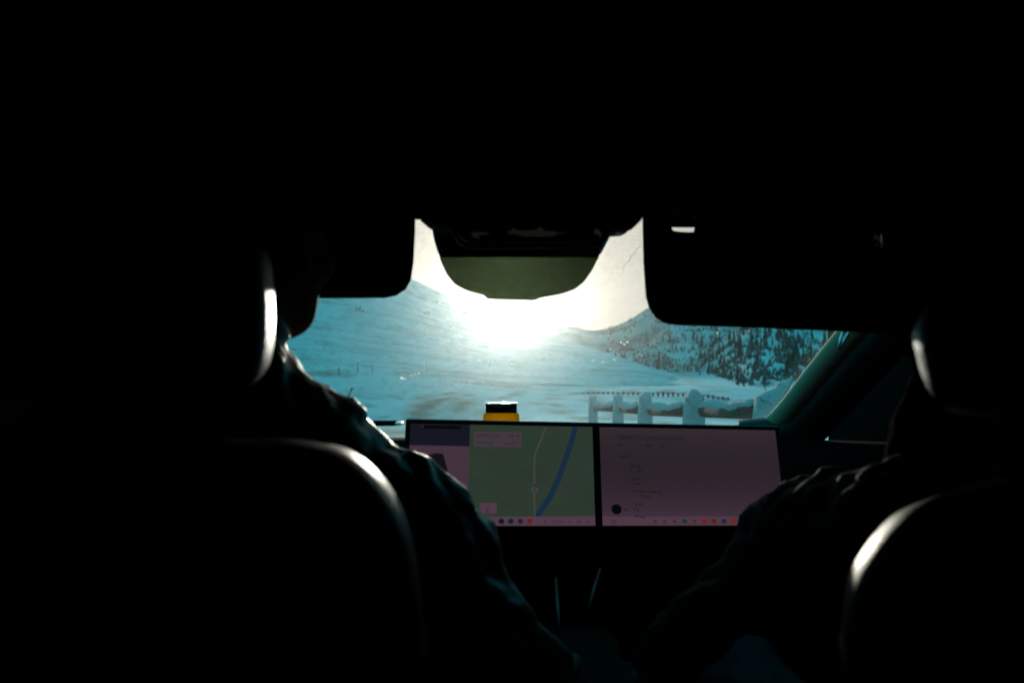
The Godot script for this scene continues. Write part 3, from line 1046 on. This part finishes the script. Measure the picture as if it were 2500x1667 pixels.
# ---------------------------------------------------------------- the car around the camera
func car_body() -> void:
	var car := thing("car", "dark car cabin seen from the back seat, framing the windscreen", "car", Vector3(0.05, 0.2, -0.8))
	var st := new_st()
	# roof lining with its front edge over the windscreen
	var roof := new_st()
	var prof := [[0.75, 1.66], [-0.9, 1.675], [-1.25, 1.65], [-1.40, 1.60], [-1.44, 1.575], [-1.47, 1.585], [-1.49, 1.62], [-1.4, 1.72], [0.75, 1.74]]
	roof.set_smooth_group(0)
	var nx := 24
	var edge := func(i: int, p: Array) -> Vector3:
		var u := float(i) / nx * 2 - 1
		var sag := 0.07 * pow(absf(u), 3.0)
		var front := clampf((-p[0] - 0.9) / 0.5, 0, 1)
		return Vector3(0.10 + u * 0.80, p[1] - sag - front * 0.10 * pow(absf(u), 4.0), p[0] + front * 0.03 * u * u)
	for i in nx:
		for j in prof.size():
			var k := (j + 1) % prof.size()
			quad(roof, edge.call(i, prof[j]), edge.call(i + 1, prof[j]), edge.call(i + 1, prof[k]), edge.call(i, prof[k]))
	obj("roof_lining", done(roof), M.headliner, car)
	# windscreen
	st = new_st()
	st.set_smooth_group(0)
	for i in 20:
		for j in 6:
			var g := func(a: int, b: int) -> Vector3:
				var u := a / 20.0 * 2 - 1
				var v := b / 6.0
				return Vector3(0.0 + u * lerpf(0.70, 0.78, v), lerpf(1.06, 1.70, v), lerpf(-2.36, -1.36, v) - 0.06 * (1 - u * u) + 0.04 * sin(v * PI) * -1.0)
			quad(st, g.call(i, j), g.call(i, j + 1), g.call(i + 1, j + 1), g.call(i + 1, j))
	var glass := obj("windscreen", done(st), M.pane, car)
	# the film of road salt and frost on the glass: minute grains, denser along the arcs that the wiper left
	var smear := FastNoiseLite.new()
	smear.seed = 31; smear.frequency = 0.02; smear.fractal_octaves = 3
	var kinds := []
	for share in [0.135, 0.15, 0.167]:
		var grain := new_st()
		for gy in 20:
			for gx in 20:
				var gc := Vector3(gx - 9.5 + rng.randf_range(-0.25, 0.25), gy - 9.5 + rng.randf_range(-0.25, 0.25), 0) * 0.0003
				var gr: float = 0.0003 * sqrt(share / 2.6) * rng.randf_range(0.85, 1.15)
				var a := rng.randf() * TAU
				var q := []
				for k in 4: q.append(gc + Vector3(cos(a - TAU * k / 4), sin(a - TAU * k / 4), 0) * gr * 1.1)
				quad(grain, q[0], q[1], q[2], q[3])
		grain.generate_normals()
		kinds.append([grain.commit(), []])
	var rows := int(0.54 / 0.006)
	for r in rows:
		var w := lerpf(0.05, 0.88, float(r) / rows)
		var half := lerpf(0.68, 0.76, w)
		for c in int(half * 2 / 0.006):
			var x := -half + c * 0.006
			var u := x / half
			var p := Vector3(x, lerpf(1.06, 1.70, w), lerpf(-2.36, -1.36, w) - 0.06 * (1 - u * u) - 0.04 * sin(w * PI) + 0.016)
			var q := Vector2(x - 0.3, w * 1.15 + 0.12)
			var n := smear.get_noise_2d(q.length() * 2600.0, q.angle() * 60.0)
			kinds[0 if n < -0.12 else 1 if n < 0.12 else 2][1].append(Transform3D(Basis(Vector3.BACK, (rng.randi() % 4) * PI / 2), p))
	for kd in kinds:
		var mm := MultiMesh.new()
		mm.transform_format = MultiMesh.TRANSFORM_3D
		mm.mesh = kd[0]
		mm.instance_count = kd[1].size()
		for i in kd[1].size(): mm.set_instance_transform(i, kd[1][i])
		var fr := MultiMeshInstance3D.new()
		fr.name = "salt_film" if not glass.has_node("salt_film") else "salt_film_001" if not glass.has_node("salt_film_001") else "salt_film_002"
		fr.multimesh = mm
		fr.material_override = M.frost
		glass.add_child(fr)
		fr.transform = (car.transform * glass.transform).affine_inverse()
		fr.set_meta("kind", "stuff")
	var specks := new_st()
	var marks := [[1195, 897, 7], [1197, 885, 4], [1193, 903, 4], [1392, 874, 4], [1448, 881, 3.5], [1472, 884, 4], [1500, 878, 5], [1390, 895, 3], [1516, 836, 4], [1524, 840, 4], [1532, 835, 4], [1382, 805, 4], [1100, 797, 4], [1072, 737, 4], [1078, 764, 2.5], [1042, 815, 5], [1031, 813, 3], [1080, 835, 3], [1752, 813, 3], [1490, 852, 2.5], [1568, 868, 2.5], [1146, 758, 5], [1152, 753, 5], [1158, 757, 5], [1140, 763, 4], [1133, 765, 4], [1170, 762, 5], [1134, 753, 3], [980, 923, 6], [988, 924, 4], [1004, 917, 3], [1012, 914, 3], [1022, 912, 3], [1244, 885, 4], [1237, 889, 3], [1328, 874, 4], [1332, 873, 3], [1320, 877, 3], [1145, 884, 4], [1168, 880, 3], [1425, 886, 2.5], [1466, 821, 3], [1530, 620, 3], [1527, 633, 4], [1521, 640, 3], [1506, 668, 3]]
	for m in marks:
		var dep := 1.86
		var c := at(m[0], m[1], dep)
		var rr: float = m[2] / F * dep * 0.72
		var outl := PackedVector2Array()
		for k in 9:
			var a := TAU * k / 9
			outl.append(Vector2(cos(a) * rr * rng.randf_range(0.8, 1.5), sin(a) * rr * rng.randf_range(0.5, 0.9)))
		for k in 9:
			tri(specks, c, c + cam_basis * Vector3(outl[(k + 1) % 9].x, outl[(k + 1) % 9].y, 0), c + cam_basis * Vector3(outl[k].x, outl[k].y, 0))
	var so := obj("dirt_specks", done(specks), M.dirt, glass)
	so.set_meta("kind", "stuff")
	st = new_st()
	tube(st, [at(1514, 674, 1.75), at(1519, 664, 1.75), at(1522, 652, 1.75), at(1531, 643, 1.75), at(1538, 634, 1.75), at(1543, 622, 1.75), at(1551, 616, 1.75), at(1557, 606, 1.75), at(1566, 594, 1.75)], [0.0002, 0.0004, 0.0004, 0.0003, 0.0006, 0.0004, 0.0005, 0.0004, 0.0003], 5)
	obj("crack", done(st), M.steel, glass)
	# windscreen pillars
	for s in [1, -1]:
		var path := []
		var rad := []
		for q in [[0.50, 1.145, -2.21], [0.575, 1.155, -2.19], [0.625, 1.175, -2.155], [0.650, 1.215, -2.10], [0.676, 1.31, -1.96], [0.702, 1.405, -1.81], [0.73, 1.51, -1.63], [0.76, 1.62, -1.45]]:
			var x: float = q[0] if s > 0 else -q[0] - 0.06
			path.append(Vector3(x, q[1], q[2]))
			rad.append(0.03)
		var sm := []
		var sr := []
		for i in path.size() - 1:
			for k in 4:
				sm.append(path[i].cubic_interpolate(path[i + 1], path[maxi(i - 1, 0)], path[mini(i + 2, path.size() - 1)], k / 4.0)); sr.append(0.03)
		sm.append(path[-1]); sr.append(0.03)
		st = new_st()
		tube(st, sm, sr, 14)
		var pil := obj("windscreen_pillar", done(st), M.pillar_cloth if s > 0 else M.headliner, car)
		# the dark cover of the pillar behind that trim
		st = new_st()
		var cv := []
		var cr := []
		for i in sm.size():
			cv.append(sm[i] + Vector3(0.055 * s, 0.0, 0.05)); cr.append(0.05)
		tube(st, cv, cr, 12)
		obj("pillar_cover", done(st), M.plastic, pil)
		if s > 0:
			for q in [[2060, 806, 2049, 850], [2077, 806, 2051, 851]]:
				st = new_st()
				tube(st, [at(q[0], q[1], 1.70), at((q[0] + q[2]) / 2.0 - 1, (q[1] + q[3]) / 2.0, 1.69), at(q[2], q[3], 1.68)], [0.0025, 0.0035, 0.002], 10)
				obj("bright_trim", done(st), M.chrome, pil)
	# doors with dark windows, floor, rear wall, nose
	for s in [1, -1]:
		var x0: float = 0.10 + 0.80 * s
		st = new_st()
		box(st, Vector3(x0 - 0.03, 0.25, -2.5), Vector3(x0 + 0.06, 1.10, 0.75), 0.02)
		var door := obj("door_panel", done(st), M.blind, car)
		st = new_st()
		box(st, Vector3(x0 - 0.012, 1.08, -2.5), Vector3(x0 + 0.012, 1.68, 0.75), 0.003)
		obj("side_window", done(st), M.blind, door)
		st = new_st()
		box(st, Vector3(x0 - 0.035 - 0.03 * (1 if s > 0 else 0), 1.02, -1.9), Vector3(x0 + 0.0 + 0.03 * (1 if s < 0 else 0), 1.06, -0.6), 0.012)
		obj("door_sill", done(st), M.blind, door)
	st = new_st()
	box(st, Vector3(-0.75, 0.18, -2.6), Vector3(0.95, 0.25, 0.8), 0.01)
	obj("floor_carpet", done(st), M.carpet, car)
	st = new_st()
	box(st, Vector3(-0.75, 0.2, 0.72), Vector3(0.95, 1.74, 0.82), 0.02)
	obj("rear_wall", done(st), M.headliner, car)
	# dashboard: a long shaped roll, and its top under the windscreen
	var dash := new_st()
	dash.set_smooth_group(0)
	var dp := [[-1.72, 0.60], [-1.70, 0.85], [-1.74, 1.06], [-1.80, 1.145], [-1.90, 1.168], [-2.1, 1.16], [-2.34, 1.10], [-2.42, 1.0], [-2.45, 0.3], [-1.95, 0.3]]
	for i in 20:
		for j in dp.size():
			var k := (j + 1) % dp.size()
			var g := func(a: int, p: Array) -> Vector3:
				var u := a / 20.0 * 2 - 1
				return Vector3(0.10 + u * 0.80, p[1] - 0.012 * u * u, p[0] - 0.05 * (1 - u * u) * (1.0 if p[0] > -2.0 else 0.4))
			quad(dash, g.call(i, dp[j]), g.call(i + 1, dp[j]), g.call(i + 1, dp[k]), g.call(i, dp[k]))
	var db := obj("dashboard", done(dash), M.dash, car)
	st = new_st()
	pillow(st, round_loop(flat([[640, 1028], [968, 1029], [979, 1033], [968, 1037], [640, 1040]], 1.72), 0.004, 3), slab(0.05, 0.003), facing(1.72))
	obj("instrument_bar", done(st), M.blind, db)
	st = new_st()
	pillow(st, round_loop(flat([[966, 1029], [981, 1030], [983, 1035], [968, 1036]], 1.715), 0.003, 3), slab(0.052, 0.003), facing(1.715))
	obj("bar_end", done(st), M.chrome, db)
	# centre console between the seats
	st = new_st()
	box(st, Vector3(-0.01, 0.26, -1.35), Vector3(0.22, 0.90, -0.55), 0.03)
	var con := obj("centre_console", done(st), M.visor_cloth, car)
	st = new_st()
	box(st, Vector3(-0.015, 0.895, -1.05), Vector3(0.225, 0.935, -0.58), 0.025)
	obj("armrest", done(st), M.leather, con)
	st = new_st()
	box(st, Vector3(0.0, 0.26, -1.80), Vector3(0.21, 0.82, -1.33), 0.03)
	obj("console_front", done(st), M.visor_cloth, con)
	for q in [[1357, 1412, 1.42, 1366, 1548, 1.25], [1466, 1388, 1.46, 1436, 1492, 1.32]]:
		st = new_st()
		tube(st, [at(q[0], q[1], q[2]), at((q[0] + q[3]) / 2.0, (q[1] + q[4]) / 2.0 - 4, (q[2] + q[5]) / 2), at(q[3], q[4], q[5])], [0.002, 0.0026, 0.002], 8)
		obj("trim_strip", done(st), M.trim, con)
	# overhead console in the middle of the roof's front edge
	st = new_st()
	pillow(st, smooth_loop(flat([[1020, 520], [1034, 543], [1054, 556], [1100, 566], [1250, 572], [1420, 572], [1500, 572], [1524, 569], [1540, 558], [1553, 540], [1553, 430], [1020, 430]], 1.36), 4), [[0.02, 0.10], [0.006, 0.09], [0.0, 0.07], [0.0, -0.03], [0.01, -0.05]], facing(1.36))
	obj("overhead_console", done(st), M.headliner, car)

# ---------------------------------------------------------------- things in the cabin
func seat(called_label: String, depth: float, taper: float, back_taper: float, head: Array, back: Array) -> void:
	var c: Vector2 = flat([[back[0][0], back[0][1]]], depth)[0]
	var root := thing("front_seat", called_label, "car seat", Vector3(c.x, 0.3, -depth))
	var st := new_st()
	pillow(st, smooth_loop(flat(back, depth), 6), [[0.16, 0.085], [0.07, 0.075], [0.025, 0.06], [0.006, 0.042], [0.0, 0.03], [back_taper * 0.09, -0.06], [back_taper * 0.13 + 0.006, -0.085], [0.06, -0.105], [0.12, -0.115]], facing(depth))
	var bk := obj("backrest", done(st), M.leather, root)
	st = new_st()
	pillow(st, smooth_loop(flat(head, depth), 6), [[0.07, 0.062], [0.03, 0.058], [0.012, 0.048], [0.003, 0.036], [0.0, 0.024], [taper * 0.084, -0.06], [taper * 0.10 + 0.006, -0.078], [0.045, -0.09], [0.075, -0.095]], facing(depth))
	var hr := obj("headrest", done(st), M.leather, root)
	var low: float = -1e9
	var mid := 0.0
	for p in head:
		low = maxf(low, p[1]); mid += p[0] / head.size()
	for s in [-1, 1]:
		st = new_st()
		tube(st, [at(mid + s * 70, low - 40, depth), at(mid + s * 70, low + 160, depth)], [0.007, 0.007], 8)
		obj("post", done(st), M.blind, hr)
	st = new_st()
	var cx := at(mid, 1200, depth).x
	box(st, Vector3(cx - 0.25, 0.52, -depth - 0.62), Vector3(cx + 0.25, 0.72, -depth - 0.06), 0.05)
	obj("cushion", done(st), M.leather, root)
	st = new_st()
	box(st, Vector3(cx - 0.2, 0.25, -depth - 0.55), Vector3(cx + 0.2, 0.53, -depth - 0.1), 0.02)
	obj("base", done(st), M.plastic, root)

func cabin_things() -> void:
	# sun visors
	var v := thing("sun_visor", "lowered black sun visor in front of the driver, left of the mirror", "sun visor", at(700, 560, 1.40))
	var st := new_st()
	var vo := flat([[300, 500], [1013, 500], [1013, 560], [1009, 640], [1003, 682], [990, 706], [968, 721], [940, 727], [860, 728], [300, 728]], 1.40)
	pillow(st, smooth_loop(vo, 1), slab(0.018, 0.007), facing(1.40))
	obj("panel", done(st), M.visor_cloth, v)
	st = new_st()
	tube(st, [at(640, 512, 1.405), at(1010, 512, 1.405)], [0.006, 0.006], 8)
	obj("hinge_rod", done(st), M.plastic, v)
	v = thing("sun_visor", "lowered black sun visor on the passenger side with a small slot", "sun visor", at(1850, 600, 1.40))
	st = new_st()
	vo = flat([[1569, 500], [1636, 500], [1640, 559], [1643, 564], [1660, 566.5], [1680, 567.5], [1695, 567], [1697, 556], [1700, 500], [2120, 500], [2133, 592], [2140, 601], [2152, 604], [2156, 598], [2150, 500], [2330, 520], [2330, 824], [2060, 809], [1850, 800], [1655, 794], [1622, 788], [1600, 774], [1586, 752], [1578, 725], [1572, 640]], 1.40)
	pillow(st, vo, slab(0.018, 0.004), facing(1.40))
	obj("panel", done(st), M.visor_cloth, v)
	st = new_st()
	tube(st, [at(1574, 542, 1.405), at(1980, 543, 1.405)], [0.0085, 0.0085], 10)
	obj("hinge_rod", done(st), M.plastic, v)
	st = new_st()
	tube(st, [at(2134, 589, 1.37), at(2140, 594, 1.37), at(2150, 601, 1.37)], [0.004, 0.006, 0.004], 10)
	obj("pivot", done(st), M.chrome, v)
	# inside mirror and the sensor cover behind it
	var cov := thing("sensor_cover", "dark tapering sensor cover on the windscreen below the mirror", "sensor cover", at(1265, 650, 1.50))
	st = new_st()
	var co := flat([[1050, 520], [1055, 553], [1063, 592], [1073, 626], [1462, 626], [1468, 616], [1493, 568], [1497, 520], [1440, 480], [1120, 480]], 1.50)
	pillow(st, round_loop(co, 0.004, 2), [[0.02, 0.05], [0.006, 0.045], [0.002, 0.035], [0.0, 0.02], [0.0, -0.02], [0.01, -0.03]], facing(1.50))
	var shell := obj("shell", done(st), M.plastic, cov)
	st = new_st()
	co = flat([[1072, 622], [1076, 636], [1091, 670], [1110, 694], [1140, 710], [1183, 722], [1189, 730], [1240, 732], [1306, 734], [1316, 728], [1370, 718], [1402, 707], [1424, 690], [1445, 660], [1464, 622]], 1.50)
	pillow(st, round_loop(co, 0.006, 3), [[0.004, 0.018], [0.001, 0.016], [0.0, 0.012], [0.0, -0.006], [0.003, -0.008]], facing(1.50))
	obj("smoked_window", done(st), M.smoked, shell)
	var mir := thing("rear_view_mirror", "wide rounded rear-view mirror hanging from the roof between the visors", "mirror", at(1290, 550, 1.27))
	st = new_st()
	var mo := round_loop(flat([[1108, 488], [1488, 480], [1494, 560], [1470, 606], [1130, 610], [1096, 566]], 1.27), 0.02, 5)
	pillow(st, mo, [[0.006, 0.012], [0.0015, 0.0105], [0.0, 0.007], [0.004, -0.012], [0.02, -0.026], [0.05, -0.03]], facing(1.27))
	var hs := obj("housing", done(st), M.gloss_black, mir)
	st = new_st()
	var gx := facing(1.255)
	gx.basis = gx.basis * Basis(Vector3.RIGHT, 0.02) * Basis(Vector3.UP, -0.03)
	pillow(st, inset(ccw(mo), 0.007), [[0.001, 0.001], [0.0, 0.0], [0.0, -0.003]], gx)
	obj("glass", done(st), M.mirror_glass, hs)
	st = new_st()
	tube(st, [at(1290, 540, 1.30), at(1290, 500, 1.33), at(1290, 440, 1.36)], [0.018, 0.015, 0.02], 10)
	obj("stem", done(st), M.plastic, mir)
	# the wide double screen on the dashboard
	var tl := at(990, 1022, 1.80)
	var tr := at(1903, 1040, 1.76)
	var bl := at(978, 1290, 1.755)
	var br := at(1931, 1288, 1.715)
	var scr := thing("double_screen", "wide black dashboard panel with a map screen and a list screen", "screen", (bl + br) / 2)
	var nrm := (tr - tl).cross(tl - bl).normalized()
	var put := func(u: float, w: float, z: float) -> Vector3: return bl.lerp(br, u).lerp(tl.lerp(tr, u), w) + nrm * z
	# body: bilinear panel with rounded corners
	st = new_st()
	st.set_smooth_group(-1)
	var loop := round_loop(PackedVector2Array([Vector2(0, 0), Vector2(1, 0), Vector2(1, 1), Vector2(0, 1)]), 0.012, 4)
	var rings := []
	for p in [[0.004, 0.0], [0.0, -0.002], [0.0, -0.014], [0.01, -0.020]]:
		var ring := []
		for q in loop:
			var c := q - Vector2(0.5, 0.5)
			ring.append(put.call(0.5 + c.x * (1.0 - p[0]), 0.5 + c.y * (1.0 - p[0] * 3.5), p[1]))
		rings.append(ring)
	var k := loop.size()
	for r in 3:
		for i in k: quad(st, rings[r][i], rings[r][(i + 1) % k], rings[r + 1][(i + 1) % k], rings[r + 1][i])
	var mid: Vector3 = put.call(0.5, 0.5, 0.0)
	var bmid: Vector3 = put.call(0.5, 0.5, -0.02)
	for i in k:
		tri(st, mid, rings[0][(i + 1) % k], rings[0][i]); tri(st, bmid, rings[3][i], rings[3][(i + 1) % k])
	obj("frame", done(st), M.gloss_black, scr)
	for q in [["map_screen", 0.014, 0.505, map_screen()], ["list_screen", 0.524, 0.988, list_screen()]]:
		st = new_st()
		st.set_smooth_group(0)
		var u0: float = q[1]
		var u1: float = q[2]
		var c := [put.call(u0, 0.022, 0.0012), put.call(u0, 0.955, 0.0012), put.call(u1, 0.955, 0.0012), put.call(u1, 0.022, 0.0012)]
		var uv := [Vector2(0, 1), Vector2(0, 0), Vector2(1, 0), Vector2(1, 1)]
		for i in [0, 1, 2, 0, 2, 3]:
			st.set_uv(uv[i]); st.add_vertex(c[i])
		var s := obj(q[0], done(st), screen_material(q[0], q[3]), scr)
		s.set_meta("label", "map with a blue river and a pale route" if q[0] == "map_screen" else "dim pinkish list page with a row of coloured icons")
	# stand of the screen
	st = new_st()
	box(st, at(1450, 1250, 1.80) + Vector3(-0.06, -0.12, -0.05), at(1450, 1150, 1.82) + Vector3(0.06, 0, 0), 0.01)
	obj("stand", done(st), M.plastic, scr)
	# perfume bottle on the dashboard
	var dep := 1.95
	var bp := at(1224, 1050, dep)
	var bot := thing("perfume_bottle", "amber glass perfume bottle with black cap behind the map screen", "perfume bottle", bp)
	st = new_st()
	pillow(st, round_loop(flat([[1180, 1056], [1268, 1056], [1268, 1012], [1263, 1008], [1185, 1008], [1180, 1012]], dep), 0.004, 3), slab(0.035, 0.005), facing(dep))
	obj("glass_body", done(st), M.amber, bot)
	st = new_st()
	pillow(st, round_loop(flat([[1186, 1007], [1262, 1007], [1262, 986], [1186, 986]], dep), 0.002, 3), slab(0.035, 0.003), facing(dep))
	var cap := obj("cap", done(st), M.plastic, bot)
	st = new_st()
	pillow(st, round_loop(flat([[1185, 986], [1263, 986], [1263, 983.5], [1185, 983.5]], dep), 0.001, 2), slab(0.036, 0.0006), facing(dep))
	obj("cap_rim", done(st), M.chrome, cap)
	# seats
	seat("dark leather driver's seat on the left with a lit headrest edge", 0.80, 0.16, 0.08,
		[[60, 585], [200, 566], [400, 560], [560, 562], [625, 575], [652, 612], [660, 680], [664, 760], [662, 830], [652, 890], [634, 930], [600, 956], [480, 964], [200, 964], [20, 955], [-45, 900], [-62, 820], [-60, 720], [-30, 630]],
		[[-430, 1700], [-425, 1400], [-390, 1230], [-300, 1130], [-120, 1085], [120, 1068], [400, 1062], [640, 1066], [760, 1080], [830, 1098], [890, 1138], [940, 1192], [978, 1256], [1003, 1325], [1022, 1420], [1035, 1540], [1040, 1700], [900, 2300], [300, 2400], [-200, 2300]])
	seat("dark leather passenger seat on the right with a lit left shoulder", 0.75, 0.37, 0.33,
		[[2260, 720], [2330, 690], [2500, 682], [2800, 684], [2960, 700], [3020, 760], [3035, 840], [3020, 940], [2960, 1000], [2760, 1014], [2500, 1014], [2380, 1012], [2300, 1004], [2258, 985], [2242, 950], [2232, 905], [2220, 850], [2218, 800], [2232, 750]],
		[[2040, 1700], [2036, 1560], [2048, 1450], [2070, 1390], [2102, 1335], [2144, 1280], [2204, 1222], [2275, 1184], [2345, 1162], [2430, 1148], [2550, 1140], [2850, 1136], [3150, 1140], [3400, 1165], [3550, 1230], [3630, 1330], [3660, 1480], [3660, 1700], [3600, 2300], [2900, 2400], [2200, 2300]])

func people() -> void:
	person("driver in a dark jacket, seen from behind on the left", Vector3(-0.317, 1.484, -1.10), -0.45, Vector3(-0.335, 1.325, -1.06), Vector3(-0.36, 0.83, -1.0),
		[[Vector3(-0.25, 1.222, -1.09), Vector3(-0.04, 1.02, -1.10), Vector3(0.05, 0.925, -1.20), Vector3(0.1, -0.15, -1), Vector3(0, 1, 0), false, 0.078, 0.06,
			[[Vector3(-0.312, 1.287, -1.07), Vector3(-0.25, 1.232, -1.09), 0.063, 0.074, 0.03], [Vector3(-0.165, 1.20, -1.10), Vector3(-0.125, 1.195, -1.11), 0.04, 0.036, 0.03], [Vector3(-0.115, 1.175, -1.12), Vector3(-0.085, 1.16, -1.12), 0.036, 0.03, 0.03], [Vector3(-0.16, 1.165, -1.10), Vector3(-0.11, 1.145, -1.10), 0.07, 0.062, 0.02], [Vector3(-0.075, 1.105, -1.11), Vector3(-0.06, 1.11, -1.12), 0.058, 0.05, 0.015]]],
		 [Vector3(-0.53, 1.22, -1.07), Vector3(-0.58, 1.0, -1.25), Vector3(-0.50, 1.08, -1.46), Vector3(0.3, 0.2, -1), Vector3(0, 1, 0.2), true, 0.075, 0.058, []]],
		[[Vector3(-0.27, 0.80, -1.08), Vector3(-0.22, 0.84, -1.50), Vector3(-0.20, 0.38, -1.78)], [Vector3(-0.45, 0.80, -1.08), Vector3(-0.50, 0.84, -1.48), Vector3(-0.50, 0.38, -1.74)]], 5, M.jacket, M.skin)
	person("passenger with dark hair and coat, one arm towards the centre console", Vector3(0.605, 1.42, -1.07), -0.25, Vector3(0.645, 1.20, -1.03), Vector3(0.56, 0.80, -0.98),
		[[Vector3(0.455, 1.15, -1.03), Vector3(0.372, 1.10, -1.24), Vector3(0.265, 1.015, -1.16), Vector3(-0.8, -0.45, 0.15), Vector3(0, 1, -0.3), true, 0.075, 0.054,
			[[Vector3(0.41, 1.15, -1.12), Vector3(0.372, 1.125, -1.18), 0.06, 0.053, 0.015], [Vector3(0.25, 1.015, -1.15), Vector3(0.20, 0.975, -1.13), 0.043, 0.046, 0.015]]],
		 [Vector3(0.72, 1.16, -1.03), Vector3(0.76, 0.96, -1.15), Vector3(0.64, 0.93, -1.38), Vector3(-0.4, -0.1, -1), Vector3(0, 1, 0), false, 0.075, 0.056, []]],
		[[Vector3(0.43, 0.78, -1.06), Vector3(0.38, 0.82, -1.48), Vector3(0.36, 0.36, -1.76)], [Vector3(0.60, 0.78, -1.06), Vector3(0.62, 0.82, -1.46), Vector3(0.62, 0.36, -1.74)]], 15, M.coat, M.skin, true)
